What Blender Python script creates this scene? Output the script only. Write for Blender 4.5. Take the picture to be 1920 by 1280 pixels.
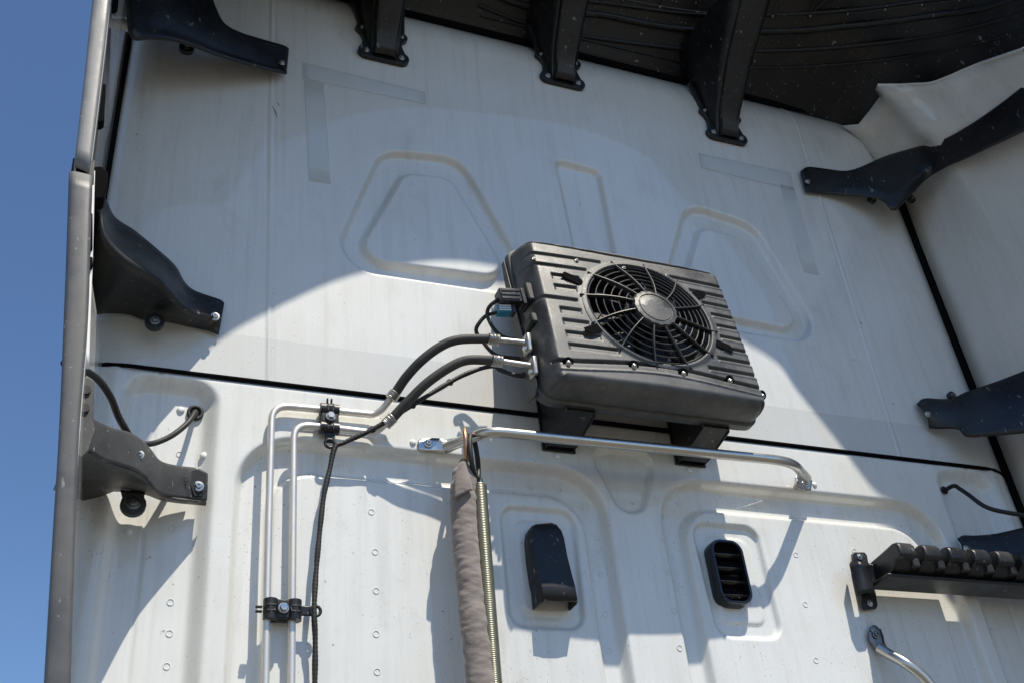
import bpy, bmesh, math, random
import numpy as np
from mathutils import Vector, Matrix, noise as mn
random.seed(7); rng = np.random.default_rng(7)
scene = bpy.context.scene
for o in list(bpy.data.objects): bpy.data.objects.remove(o)
COL = scene.collection
V = Vector
ZJ = 2.75                      # height of the joint between the two rear wall panels

# ------------------------------------------------------------------ camera
F_PX = 2050.0
YAW, PITCH, ROLL = 0.43252035, 0.59948403, -0.11256553
CAM = np.array([-1.0722985, -1.8117694, ZJ - 1.1837497])
_f = np.array([math.sin(YAW)*math.cos(PITCH), math.cos(YAW)*math.cos(PITCH), math.sin(PITCH)])
_r = np.cross(_f, [0, 0, 1]); _r /= np.linalg.norm(_r); _u = np.cross(_r, _f)
RT = math.cos(ROLL)*_r + math.sin(ROLL)*_u
UP = -math.sin(ROLL)*_r + math.cos(ROLL)*_u
cd = bpy.data.cameras.new('camera'); cam = bpy.data.objects.new('camera', cd); COL.objects.link(cam)
cd.sensor_fit = 'HORIZONTAL'; cd.sensor_width = 36.0; cd.lens = F_PX/1920*36.0
cd.clip_start = 0.05; cd.clip_end = 2000
M = Matrix(((RT[0], UP[0], -_f[0], CAM[0]), (RT[1], UP[1], -_f[1], CAM[1]), (RT[2], UP[2], -_f[2], CAM[2]), (0, 0, 0, 1)))
cam.matrix_world = M
scene.camera = cam

# ------------------------------------------------------------------ light
SUN = np.array([-0.36, 1.0, -2.10]); SUN /= np.linalg.norm(SUN)      # direction the light travels
w = bpy.data.worlds.new('World'); scene.world = w; w.use_nodes = True
nt = w.node_tree; nt.nodes.clear()
sky = nt.nodes.new('ShaderNodeTexSky'); sky.sky_type = 'NISHITA'; sky.sun_disc = False
sky.sun_elevation = math.asin(-SUN[2]); sky.sun_rotation = math.atan2(-SUN[0], -SUN[1])
sky.air_density = 1.0; sky.dust_density = 0.0; sky.ozone_density = 7.0
bg = nt.nodes.new('ShaderNodeBackground'); bg.inputs[1].default_value = 0.13
wo = nt.nodes.new('ShaderNodeOutputWorld')
nt.links.new(sky.outputs[0], bg.inputs[0]); nt.links.new(bg.outputs[0], wo.inputs[0])
sl = bpy.data.lights.new('sun', 'SUN'); sl.energy = 5.0; sl.angle = math.radians(0.53); sl.color = (1.0, 0.93, 0.80)
so = bpy.data.objects.new('sun', sl); COL.objects.link(so)
so.rotation_euler = V(SUN).to_track_quat('-Z', 'Y').to_euler(); so.location = (1, -3, 8)
scene.view_settings.view_transform = 'Standard'; scene.view_settings.look = 'None'
scene.view_settings.gamma = 1.0; scene.view_settings.exposure = 0.10
scene.view_settings.use_curve_mapping = False
scene.render.resolution_x = 1024; scene.render.resolution_y = 682

# ------------------------------------------------------------------ measuring: photo point -> place on a plane parallel to the wall
def W(x, y, s=0.0):
    """point that stands s metres in front of the rear wall, seen at photo position x, y"""
    d = RT*((x-960)/F_PX) - UP*((y-640)/F_PX) + _f
    q = CAM + d*((-s - CAM[1])/d[1])
    return V(q)
def WX(x, y):
    q = W(x, y); return (q.x, q.z - ZJ)

# ------------------------------------------------------------------ materials
def mat(name, base, rough=0.5, metal=0.0, coat=0.0, spec=0.5):
    m = bpy.data.materials.new(name); m.use_nodes = True
    b = m.node_tree.nodes['Principled BSDF']
    b.inputs['Base Color'].default_value = (*base, 1); b.inputs['Roughness'].default_value = rough
    b.inputs['Metallic'].default_value = metal; b.inputs['Coat Weight'].default_value = coat
    b.inputs['Coat Roughness'].default_value = 0.06; b.inputs['Specular IOR Level'].default_value = spec
    return m, m.node_tree, b
def N(nt, t, **kw):
    n = nt.nodes.new(t)
    for k, v in kw.items(): setattr(n, k, v)
    return n
def noise(nt, vec, scale, detail=4, rough=0.55):
    n = N(nt, 'ShaderNodeTexNoise'); n.inputs['Scale'].default_value = scale
    n.inputs['Detail'].default_value = detail; n.inputs['Roughness'].default_value = rough
    nt.links.new(vec, n.inputs['Vector']); return n.outputs['Fac']
def ramp(nt, fac, p0, p1, c0=(0, 0, 0), c1=(1, 1, 1)):
    r = N(nt, 'ShaderNodeValToRGB'); e = r.color_ramp.elements
    e[0].position = p0; e[1].position = p1; e[0].color = (*c0, 1); e[1].color = (*c1, 1)
    nt.links.new(fac, r.inputs[0]); return r.outputs[0]
def mixc(nt, fac, a, b):
    n = N(nt, 'ShaderNodeMix', data_type='RGBA')
    for s, v in ((0, fac), (6, a), (7, b)):
        if isinstance(v, (int, float)): n.inputs[s].default_value = v
        elif isinstance(v, tuple): n.inputs[s].default_value = (*v, 1)
        else: nt.links.new(v, n.inputs[s])
    return n.outputs[2]
def mul(nt, a, b):
    n = N(nt, 'ShaderNodeMath', operation='MULTIPLY')
    for s, v in ((0, a), (1, b)):
        if isinstance(v, (int, float)): n.inputs[s].default_value = v
        else: nt.links.new(v, n.inputs[s])
    return n.outputs[0]
def coords(nt, scale=(1, 1, 1), obj=True):
    c = N(nt, 'ShaderNodeNewGeometry'); mp = N(nt, 'ShaderNodeMapping')
    mp.inputs['Scale'].default_value = scale
    nt.links.new(c.outputs['Position'], mp.inputs[0]); return mp.outputs[0]
def bump(nt, b, h, strength, dist):
    n = N(nt, 'ShaderNodeBump'); n.inputs['Strength'].default_value = strength; n.inputs['Distance'].default_value = dist
    nt.links.new(h, n.inputs['Height']); nt.links.new(n.outputs[0], b.inputs['Normal'])

def paint(name, base, dirt, band=None):
    m, t, b = mat(name, base, 0.5, coat=1.0)
    p = coords(t); pv = coords(t, (14, 14, 0.9))
    blot = ramp(t, noise(t, p, 2.2, 5), 0.42, 0.75)
    streak = ramp(t, noise(t, pv, 3.0, 4), 0.50, 0.80)
    fine = ramp(t, noise(t, coords(t, (60, 60, 1.3)), 2.0, 5, .65), 0.46, 0.72)
    stain = ramp(t, noise(t, coords(t, (1, 1, .6)), 7.5, 6, .7), 0.56, 0.78)
    speck = ramp(t, noise(t, p, 210, 2, 0.5), 0.66, 0.71)
    speckz = ramp(t, noise(t, p, 3.5, 3), 0.40, 0.62)
    big = ramp(t, noise(t, p, 46, 3, 0.6), 0.66, 0.74)
    run = ramp(t, noise(t, coords(t, (30, 30, .7)), 1.6, 4, .6), 0.60, 0.72)
    runz = ramp(t, noise(t, p, 4.0, 4), 0.45, 0.7)
    c = mixc(t, mul(t, blot, 0.42*dirt), base, (0.56, 0.53, 0.46))
    c = mixc(t, mul(t, streak, 0.40*dirt), c, (0.52, 0.50, 0.45))
    c = mixc(t, mul(t, fine, 0.11*dirt), c, (0.47, 0.455, 0.42))
    c = mixc(t, mul(t, stain, 0.50*dirt), c, (0.47, 0.43, 0.36))
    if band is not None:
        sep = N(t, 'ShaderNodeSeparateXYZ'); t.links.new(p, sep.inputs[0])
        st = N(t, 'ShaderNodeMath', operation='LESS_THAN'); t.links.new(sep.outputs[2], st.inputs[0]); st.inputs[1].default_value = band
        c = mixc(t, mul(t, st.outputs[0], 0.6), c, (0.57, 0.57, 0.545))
    c = mixc(t, mul(t, mul(t, speck, speckz), 0.50*dirt), c, (0.22, 0.20, 0.17))
    c = mixc(t, mul(t, mul(t, big, blot), 0.5*dirt), c, (0.38, 0.33, 0.25))
    c = mixc(t, mul(t, mul(t, run, runz), 0.45*dirt), c, (0.42, 0.37, 0.29))
    chip = ramp(t, noise(t, p, 110, 1, 0.4), 0.775, 0.80)
    c = mixc(t, mul(t, chip, 0.6*dirt), c, (0.17, 0.155, 0.135))
    t.links.new(c, b.inputs['Base Color'])
    rr = N(t, 'ShaderNodeMapRange'); rr.inputs['To Min'].default_value = 0.01; rr.inputs['To Max'].default_value = 0.04
    t.links.new(noise(t, pv, 2.0, 4), rr.inputs[0]); t.links.new(rr.outputs[0], b.inputs['Coat Roughness'])
    bump(t, b, noise(t, p, 5, 2), 0.05, 0.02)
    return m
def dusty(name, base, dust, rough=0.5, amount=0.5, specks=0.3, grain=0.25, fleck=2.6):
    m, t, b = mat(name, base, rough)
    p = coords(t)
    f1 = ramp(t, noise(t, p, 9, 6, 0.65), 0.36, 0.75)
    f2 = ramp(t, noise(t, p, 130, 3, 0.6), 0.66, 0.74)
    f3 = ramp(t, noise(t, p, 40, 4, 0.6), 0.45, 0.8)
    c = mixc(t, mul(t, f1, amount), base, dust)
    c = mixc(t, mul(t, f3, amount*0.5), c, dust)
    c = mixc(t, mul(t, f2, specks), c, tuple(min(1, d_*fleck) for d_ in dust))
    f4 = ramp(t, noise(t, coords(t, (1, 1, .45)), 75, 2, 0.5), 0.69, 0.73)
    c = mixc(t, mul(t, f4, specks*.8), c, tuple(min(1, d_*fleck*1.15) for d_ in dust))
    t.links.new(c, b.inputs['Base Color'])
    rr = N(t, 'ShaderNodeMapRange'); rr.inputs['To Min'].default_value = rough-0.08; rr.inputs['To Max'].default_value = rough+0.22
    t.links.new(f1, rr.inputs[0]); t.links.new(rr.outputs[0], b.inputs['Roughness'])
    bump(t, b, noise(t, p, 900, 2), grain, 0.0008)
    return m
def metal(name, base, rough, var=0.12, stain=(0.3, 0.28, 0.24), amount=0.35, scale=30):
    m, t, b = mat(name, base, rough, 1.0)
    p = coords(t)
    f = ramp(t, noise(t, p, scale, 5, 0.65), 0.42, 0.72)
    t.links.new(mixc(t, mul(t, f, amount), base, stain), b.inputs['Base Color'])
    rr = N(t, 'ShaderNodeMapRange'); rr.inputs['To Min'].default_value = max(0.03, rough-var); rr.inputs['To Max'].default_value = rough+var
    t.links.new(f, rr.inputs[0]); t.links.new(rr.outputs[0], b.inputs['Roughness'])
    return m
MT = {}
MT['paint'] = paint('white_cab_paint', (0.77, 0.775, 0.75), 1.0)
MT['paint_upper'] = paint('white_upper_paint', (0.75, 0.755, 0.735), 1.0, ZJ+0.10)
MT['paint_side'] = paint('white_fairing_paint', (0.73, 0.72, 0.69), 0.9)
MT['plastic'] = dusty('black_moulded_plastic', (0.008, 0.008, 0.009), (0.036, 0.037, 0.039), 0.36, 0.35, 0.8, fleck=5)
MT['roof'] = dusty('black_roof_shell_plastic', (0.005, 0.005, 0.006), (0.020, 0.0205, 0.022), 0.42, 0.4, 1.0, fleck=9)
MT['grey_plastic'] = dusty('dusty_grey_bracket_plastic', (0.026, 0.0265, 0.028), (0.115, 0.117, 0.12), 0.5, 0.5, 0.7, fleck=3.2)
MT['edge_plastic'] = dusty('grey_fairing_edge_plastic', (0.17, 0.17, 0.173), (0.30, 0.295, 0.285), 0.45, 0.5, 0.35)
MT['edge_dark'] = dusty('dark_grey_fairing_edge_plastic', (0.075, 0.075, 0.077), (0.16, 0.157, 0.15), 0.45, 0.5, 0.5)
MT['housing'] = dusty('weathered_black_housing_plastic', (0.034, 0.035, 0.037), (0.18, 0.18, 0.178), 0.40, 0.6, 0.12, 0.5)
MT['grille'] = dusty('black_grille_plastic', (0.022, 0.022, 0.024), (0.07, 0.07, 0.068), 0.38, 0.4, 0.1)
MT['matte'] = mat('matt_black_rubber', (0.006, 0.006, 0.007), 1.0, spec=0.05)[0]
MT['deep'] = mat('dark_fan_interior', (0.006, 0.006, 0.007), 0.6)[0]
MT['core'] = metal('radiator_fins', (0.045, 0.045, 0.045), 0.55)
MT['rubber'] = dusty('black_rubber', (0.010, 0.010, 0.011), (0.03, 0.03, 0.028), 0.55, 0.3, 0.05)
MT['hose'] = dusty('dusty_black_hose_rubber', (0.022, 0.021, 0.020), (0.085, 0.080, 0.070), 0.6, 0.55, 0.15, 0.6)
MT['alu'] = metal('dull_aluminium_pipe', (0.74, 0.72, 0.68), 0.50, 0.08, (0.52, 0.47, 0.40), 0.5, 26)
MT['alu'].node_tree.nodes['Principled BSDF'].inputs['Metallic'].default_value = 0.8
MT['fitting'] = metal('grey_crimped_fitting', (0.50, 0.49, 0.47), 0.45, 0.1, (0.22, 0.20, 0.17), 0.6, 60)
MT['steel'] = metal('bright_steel_rail', (0.60, 0.585, 0.55), 0.34, 0.08, (0.45, 0.42, 0.36), 0.4, 18)
MT['bolt'] = metal('zinc_bolt', (0.62, 0.61, 0.58), 0.35, 0.1, (0.30, 0.27, 0.22), 0.5, 80)
MT['darkbolt'] = metal('dark_bolt', (0.22, 0.22, 0.22), 0.42, 0.1)
MT['spring'] = metal('yellow_zinc_spring', (0.43, 0.42, 0.32), 0.42, 0.1, (0.33, 0.33, 0.30), 0.5, 14)
MT['copper'] = metal('worn_copper_hook', (0.55, 0.33, 0.20), 0.42, 0.1, (0.28, 0.20, 0.15), 0.6, 60)
MT['plug'] = mat('white_plug', (0.78, 0.78, 0.76), 0.4)[0]
MT['blue'] = mat('blue_connector', (0.03, 0.22, 0.36), 0.45)[0]
MT['gloss'] = mat('gloss_black_vent', (0.008, 0.008, 0.009), 0.18)[0]
m, t, b = mat('grey_brown_sleeve_fabric', (0.20, 0.165, 0.145), 0.9)
p = coords(t)
t.links.new(mixc(t, ramp(t, noise(t, p, 22, 5), 0.35, 0.7), (0.20, 0.17, 0.155), (0.27, 0.235, 0.215)), b.inputs['Base Color'])
bump(t, b, noise(t, coords(t, (1, 1, 2.2)), 60, 4), 0.3, 0.004); b.inputs['Sheen Weight'].default_value = 0.2
MT['fabric'] = m
m, t, b = mat('clear_tape', (0.88, 0.92, 0.94), 0.12)
b.inputs['Alpha'].default_value = 0.26; b.inputs['Coat Weight'].default_value = 1.0; b.inputs['Coat Roughness'].default_value = 0.03
try:
    b.inputs['Thin Film Thickness'].default_value = 620; b.inputs['Thin Film IOR'].default_value = 1.6
except KeyError: pass
p = coords(t, (60, 1, 2))
MT['tape'] = m
m, t, b = mat('dusty_yard_ground', (0.16, 0.15, 0.12), 0.9)
t.links.new(mixc(t, noise(t, coords(t), 0.8, 6), (0.100, 0.090, 0.072), (0.155, 0.138, 0.110)), b.inputs['Base Color'])
MT['ground'] = m

# ------------------------------------------------------------------ building helpers
def link(name, me, m, parent=None, smooth=True, autosmooth=None):
    if m: me.materials.clear(); me.materials.append(MT[m] if isinstance(m, str) else m)
    o = bpy.data.objects.new(name, me); COL.objects.link(o)
    if smooth:
        me.polygons.foreach_set('use_smooth', [True]*len(me.polygons))
        if autosmooth: me.set_sharp_from_angle(angle=math.radians(autosmooth))
    if parent: o.parent = parent
    return o
def mesh(name, verts, faces):
    me = bpy.data.meshes.new(name); me.from_pydata([tuple(v) for v in verts], [], faces); me.update(); return me
def tag(o, label, cat, group=None):
    o['label'] = label; o['category'] = cat
    if group: o['group'] = group
    return o
def thing(name, label, cat, group=None):
    o = bpy.data.objects.new(name, None); COL.objects.link(o); o.empty_display_size = 0.05
    return tag(o, label, cat, group)
def bevel(o, w, seg=2, angle=40):
    md = o.modifiers.new('bevel', 'BEVEL'); md.width = w; md.segments = seg; md.limit_method = 'ANGLE'; md.angle_limit = math.radians(angle); return o
def solid(o, t, off=0.0):
    md = o.modifiers.new('solid', 'SOLIDIFY'); md.thickness = t; md.offset = off; md.use_even_offset = False; return o
def smooth_path(pts, n=8):
    """Catmull-Rom through pts"""
    P = [np.array(p, float) for p in pts]; P = [2*P[0]-P[1]] + P + [2*P[-1]-P[-2]]; out = []
    for i in range(1, len(P)-2):
        a, b, c, d = P[i-1:i+3]
        for k in range(n):
            t = k/n
            out.append(0.5*((2*b) + (c-a)*t + (2*a-5*b+4*c-d)*t*t + (3*b-a-3*c+d)*t**3))
    out.append(P[-2]); return out
def resample(pts, n):
    P = np.array([tuple(p) for p in pts], float); L = np.r_[0, np.cumsum(np.linalg.norm(np.diff(P, axis=0), axis=1))]
    t = np.linspace(0, L[-1], n); return np.stack([np.interp(t, L, P[:, i]) for i in range(P.shape[1])], 1)
def fillet(pts, r, n=6):
    """round the inner corners of a polyline"""
    P = [np.array(p, float) for p in pts]; out = [P[0]]
    for i in range(1, len(P)-1):
        a, b, c = P[i-1], P[i], P[i+1]; u = a-b; v = c-b; lu, lv = np.linalg.norm(u), np.linalg.norm(v)
        d = min(r, lu*0.45, lv*0.45); A = b+u/lu*d; B = b+v/lv*d
        for k in range(n+1):
            t = k/n; out.append((1-t)**2*A + 2*t*(1-t)*b + t*t*B)
    out.append(P[-1]); return out
def tube_mesh(pts, r, seg=12, closed=False, caps=True, squash=None):
    P = np.array([tuple(p) for p in pts], float); n = len(P)
    R = np.full(n, r, float) if np.isscalar(r) else np.array(r, float)
    T = np.gradient(P, axis=0) if not closed else (np.roll(P, -1, 0)-np.roll(P, 1, 0))
    T /= np.linalg.norm(T, axis=1)[:, None] + 1e-12
    a = np.array([0, 0, 1.0]) if abs(T[0][2]) < 0.9 else np.array([1.0, 0, 0])
    verts = []; faces = []; u = np.cross(T[0], a); u /= np.linalg.norm(u)
    for i in range(n):
        u = u - T[i]*np.dot(u, T[i]); u /= np.linalg.norm(u); v = np.cross(T[i], u)
        for k in range(seg):
            an = 2*math.pi*k/seg; verts.append(P[i] + R[i]*(math.cos(an)*u + math.sin(an)*v))
    for i in range(n if closed else n-1):
        j = (i+1) % n
        for k in range(seg):
            l = (k+1) % seg; faces.append((i*seg+k, i*seg+l, j*seg+l, j*seg+k))
    if caps and not closed:
        faces.append(tuple(range(seg-1, -1, -1))); faces.append(tuple((n-1)*seg+k for k in range(seg)))
    return mesh('tube', verts, faces)
def tube(name, pts, r, m, parent=None, seg=12, closed=False):
    return link(name, tube_mesh(pts, r, seg, closed), m, parent, autosmooth=50)
def lathe(name, prof, m, parent, loc, axis, seg=20):
    """prof = [(radius, height along axis)]"""
    ax = V(axis).normalized(); q = V((0, 0, 1)).rotation_difference(ax)
    verts = []; faces = []
    for r, h in prof:
        for k in range(seg):
            an = 2*math.pi*k/seg; verts.append(V(loc) + q @ V((r*math.cos(an), r*math.sin(an), h)))
    for i in range(len(prof)-1):
        for k in range(seg):
            l = (k+1) % seg; faces.append((i*seg+k, i*seg+l, (i+1)*seg+l, (i+1)*seg+k))
    faces.append(tuple(range(seg-1, -1, -1))); faces.append(tuple((len(prof)-1)*seg+k for k in range(seg)))
    return link(name, mesh(name, verts, faces), m, parent, autosmooth=35)
def box(name, c, size, m, parent=None, rot=None, bev=0.002, seg=2):
    sx, sy, sz = [s/2 for s in size]
    vs = [V((x, y, z)) for x in (-sx, sx) for y in (-sy, sy) for z in (-sz, sz)]
    if rot is not None: vs = [rot @ v for v in vs]
    vs = [v+V(c) for v in vs]
    fs = [(0, 1, 3, 2), (4, 6, 7, 5), (0, 4, 5, 1), (2, 3, 7, 6), (0, 2, 6, 4), (1, 5, 7, 3)]
    o = link(name, mesh(name, vs, fs), m, parent, autosmooth=40)
    if bev: bevel(o, bev, seg)
    return o
def plate(name, pts, th, m, parent=None, direction=(0, -1, 0), bev=0.0015):
    """polygon extruded along direction by th"""
    d = V(direction)*th; n = len(pts)
    vs = [V(p) for p in pts] + [V(p)+d for p in pts]
    fs = [tuple(range(n)), tuple(range(2*n-1, n-1, -1))] + [(i, i+n, (i+1) % n+n, (i+1) % n) for i in range(n)]
    me = mesh(name, vs, fs); bm = bmesh.new(); bm.from_mesh(me); bmesh.ops.recalc_face_normals(bm, faces=bm.faces); bm.to_mesh(me); bm.free()
    o = link(name, me, m, parent, autosmooth=40)
    if bev: bevel(o, bev, 2, 50)
    return o
def loft(name, A, B, m, parent=None, n=40, mm=10, prof=None, th=0.003, pdir=None, sm=True):
    """surface between edge A and edge B (3D polylines), prof(u,v) pushes it along pdir"""
    A = resample(smooth_path(A) if sm else A, n); B = resample(smooth_path(B) if sm else B, n)
    pd = np.array(pdir if pdir is not None else (0, -1, 0), float)
    vs = []; fs = []
    for i in range(n):
        for j in range(mm):
            v = j/(mm-1); p = A[i]*(1-v)+B[i]*v
            if prof: p = p + pd*prof(i/(n-1), v)
            vs.append(p)
    for i in range(n-1):
        for j in range(mm-1): fs.append((i*mm+j, i*mm+j+1, (i+1)*mm+j+1, (i+1)*mm+j))
    o = link(name, mesh(name, vs, fs), m, parent, autosmooth=45)
    if th: solid(o, th)
    return o
# shared bolt: dished washer head with a socket, axis +Z
def bolt_mesh(kind):
    bm = bmesh.new()
    def ring(prof, seg):
        rs = []
        for r, h in prof: rs.append([bm.verts.new((r*math.cos(2*math.pi*k/seg), r*math.sin(2*math.pi*k/seg), h)) for k in range(seg)])
        for a, b in zip(rs, rs[1:]):
            for k in range(seg): bm.faces.new((a[k], a[(k+1) % seg], b[(k+1) % seg], b[k]))
        bm.faces.new(rs[-1])
    if kind == 'cap':   # flanged round head with hex socket
        ring([(1.0, 0), (1.0, .12), (.92, .2), (.62, .24), (.6, .62), (.5, .74), (.28, .76), (.26, .4)], 18)
    elif kind == 'hex':
        ring([(1.0, 0), (1.0, .15), (.95, .2), (.8, .2)], 20); ring([(.78, .18), (.78, .85), (.7, .95)], 6)
    else:               # dome plug
        ring([(1.0, 0), (.97, .2), (.82, .42), (.55, .58), (.25, .64)], 16)
    me = bpy.data.meshes.new('bolt_'+kind); bm.to_mesh(me); bm.free(); return me
BM = {k: bolt_mesh(k) for k in ('cap', 'hex', 'dome')}
_bm = {}
def bolt(name, loc, r, m='bolt', kind='cap', parent=None, normal=(0, -1, 0)):
    key = (kind, m)
    if key not in _bm:
        me = BM[kind].copy(); me.materials.append(MT[m]); me.polygons.foreach_set('use_smooth', [True]*len(me.polygons))
        me.set_sharp_from_angle(angle=math.radians(35)); _bm[key] = me
    o = bpy.data.objects.new(name, _bm[key]); COL.objects.link(o); o.parent = parent
    o.matrix_world = Matrix.Translation(V(loc)) @ V((0, 0, 1)).rotation_difference(V(normal)).to_matrix().to_4x4() @ Matrix.Scale(r, 4)
    return o

# ------------------------------------------------------------------ ground
g = link('ground', mesh('ground', [(-60, -60, 0), (60, -60, 0), (60, 60, 0), (-60, 60, 0)], [(0, 1, 2, 3)]), 'ground'); g['kind'] = 'structure'

# ================================================================== the cab's rear wall
cab = thing('truck_cab', 'white rear wall of a truck cab with pressed grooves and a black joint strip', 'truck cab')
HW, TOP, BOT = 1.115, 1.27, -0.80
def sd_poly(X, Z, poly, r):
    """signed distance to a convex-ish polygon shrunk by r then rounded by r"""
    P = np.array(poly, float); n = len(P); cen = P.mean(0)
    area = 0.5*np.sum(P[:, 0]*np.roll(P[:, 1], -1)-np.roll(P[:, 0], -1)*P[:, 1])
    if area < 0: P = P[::-1]
    # inset polygon by r
    Q = []
    for i in range(n):
        a, b, c = P[i-1], P[i], P[(i+1) % n]
        e1 = (b-a)/np.linalg.norm(b-a); e2 = (c-b)/np.linalg.norm(c-b)
        n1 = np.array([-e1[1], e1[0]]); n2 = np.array([-e2[1], e2[0]])
        k = (n1+n2)/(1+np.dot(n1, n2)); Q.append(b+k*r)
    Q = np.array(Q); d2 = np.full(X.shape, 1e9); inside = np.zeros(X.shape, bool)
    for i in range(n):
        a, b = Q[i], Q[(i+1) % n]; e = b-a; wx = X-a[0]; wz = Z-a[1]
        t = np.clip((wx*e[0]+wz*e[1])/np.dot(e, e), 0, 1)
        d2 = np.minimum(d2, (wx-t*e[0])**2+(wz-t*e[1])**2)
        c1 = (a[1] > Z) != (b[1] > Z)
        with np.errstate(divide='ignore', invalid='ignore'):
            xi = (b[0]-a[0])*(Z-a[1])/(b[1]-a[1]+1e-12)+a[0]
        inside ^= c1 & (X < xi)
    d = np.sqrt(d2); return np.where(inside, -d, d) - r
def S(d, wdt): 
    t = np.clip(0.5 - d/wdt, 0, 1); return t*t*(3-2*t)          # 1 inside, 0 outside
mir = lambda poly: [(-x, z) for x, z in poly]
# pressed shapes, in metres on the wall (x, height above joint)
tri_o = [WX(*p) for p in ((716, 283), (862, 296), (1012, 556), (618, 497))]
tri_i = [WX(*p) for p in ((757, 322), (846, 330), (962, 524), (660, 486))]
bar = [WX(*p) for p in ((1043, 299), (1124, 321), (1182, 618), (1108, 606))]
cx0 = -0.005
ch_o = [(-0.812, -0.905), (-0.812, -0.128), (-0.068, -0.128), (-0.068, -0.905)]
ch_i = [(-0.752, -0.905), (-0.752, -0.188), (-0.115, -0.188), (-0.115, -0.905)]
pocket = [(-1.02, -0.95), (-1.02, -0.028), (-0.868, -0.028), (-0.868, -0.95)]
smalltri = [(-0.088, -0.066), (0.078, -0.066), (0.022, -0.212), (-0.032, -0.212)]
vr_o = [(-0.298, -0.222), (-0.138, -0.222), (-0.148, -0.470), (-0.300, -0.470)]
vr_i = [(-0.268, -0.250), (-0.163, -0.250), (-0.170, -0.440), (-0.272, -0.440)]
SEAM = 0.765; SEAM_T = 0.030
def h_upper(X, Z):
    h = np.zeros_like(X)
    for f in (lambda q: q, mir):
        h -= 0.017*(S(sd_poly(X, Z, f(tri_o), 0.075), 0.0155) - S(sd_poly(X, Z, f(tri_i), 0.050), 0.0155))
    h -= 0.015*S(sd_poly(X, Z, bar, 0.022), 0.015)
    for s in (-1, 1):                                      # the two sealed seams
        d = np.abs(X - s*(SEAM+SEAM_T*np.clip(Z/1.2, 0, 1)))
        h += 0.0022*np.exp(-(d/0.0035)**2) - 0.0012*np.exp(-((d-0.007)/0.003)**2)
    e = np.clip((np.abs(X)-1.03)/0.085, 0, 1); h -= 0.030*e**2
    h -= 0.05*np.clip((Z-1.13)/0.14, 0, 1)**2
    return h
def h_lower(X, Z):
    h = np.zeros_like(X)
    for f in (lambda q: q, mir):
        fade = np.clip((Z+0.86)/0.35, 0.0, 1)
        so = S(sd_poly(X, Z, f(ch_o), 0.105), 0.018)
        si = S(sd_poly(X, Z, f(ch_i), 0.080), 0.016)
        h -= 0.026*(so - 0.75*si)
        h -= 0.0095*S(sd_poly(X, Z, f(vr_o), 0.032), 0.009)
        h += 0.0035*S(sd_poly(X, Z, f(vr_i), 0.020), 0.006)
        h -= 0.024*S(sd_poly(X, Z, f(pocket), 0.040), 0.034)
    h -= 0.013*S(sd_poly(X, Z, smalltri, 0.035), 0.012)
    for s in (-1, 1):
        d = np.abs(X - s*0.965 - 0*Z); h -= 0.003*np.exp(-(d/0.0025)**2)        # seam beside the pocket
        h += 0.004*np.exp(-((X-s*1.045)/0.010)**2)
    h += 0.004*S(-Z-0.010, -0.006)*0
    h -= 0.010*np.exp(-((Z+0.001)/0.006)**2)
    e = np.clip((np.abs(X)-1.05)/0.065, 0, 1); h -= 0.030*e**2
    return h
def panel(name, x0, x1, z0, z1, step, hf, keep, m):
    nx = int((x1-x0)/step)+1; nz = int((z1-z0)/step)+1
    X, Z = np.meshgrid(np.linspace(x0, x1, nx), np.linspace(z0, z1, nz))
    H = hf(X, Z)
    co = np.stack([X, -H, Z+ZJ], -1).reshape(-1, 3)
    i = np.arange(nx*nz).reshape(nz, nx)
    q = np.stack([i[:-1, :-1], i[:-1, 1:], i[1:, 1:], i[1:, :-1]], -1).reshape(-1, 4)
    if keep is not None:
        k = keep(X, Z).reshape(-1); q = q[k[q].all(1)]
    me = bpy.data.meshes.new(name); me.vertices.add(len(co)); me.vertices.foreach_set('co', co.ravel())
    me.loops.add(len(q)*4); me.loops.foreach_set('vertex_index', q.ravel().astype(np.int32))
    me.polygons.add(len(q)); me.polygons.foreach_set('loop_start', (np.arange(len(q))*4).astype(np.int32))
    me.polygons.foreach_set('loop_total', np.full(len(q), 4, np.int32)); me.update(calc_edges=True); me.validate()
    return link(name, me, m, cab)
corner = lambda X, Z: sd_poly(X, Z, [(-HW, -2), (HW, -2), (HW, TOP), (-HW, TOP)], 0.16) < 0
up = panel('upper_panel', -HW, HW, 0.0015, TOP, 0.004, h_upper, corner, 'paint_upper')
lo = panel('lower_panel', -1.078, HW, BOT, -0.006, 0.004, h_lower, None, 'paint')
# black joint strip, edge seals
js = []
for x in np.linspace(-1.10, 1.10, 60): js.append((x, -0.0005 + (0.03 if abs(x) > 1.03 else 0)*((abs(x)-1.03)/0.085)**2, ZJ-0.003 - 0.0*x))
tube('joint_seal', js, 0.0042, 'matte', cab, 10)
tube('joint_seal_lip', [(p[0], p[1]+0.004, ZJ-0.0095) for p in js[6:-6]], 0.0028, 'rubber', cab, 8)
def outline(dx=0.0, n=10):
    pts = [(-HW-dx, BOT), (-HW-dx, TOP+dx), (HW+dx, TOP+dx), (HW+dx, BOT)]
    return fillet([(x, 0, z) for x, z in pts], 0.16, 14)
ol = [p for p in outline(0.002)]
seal_pts = []
for p in resample(ol, 160):
    e = max(0, (abs(p[0])-1.03)/0.085); yy = 0.030*min(1, e)**2
    if p[2] > 1.13: yy = max(yy, 0.05*((p[2]-1.13)/0.14)**2*0.9)
    seal_pts.append((p[0], yy-0.006, p[2]+ZJ))
tube('edge_seal', [p for p in seal_pts if p[0] > -1 or p[2] > ZJ-.02], 0.0105, 'matte', cab, 10)
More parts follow.
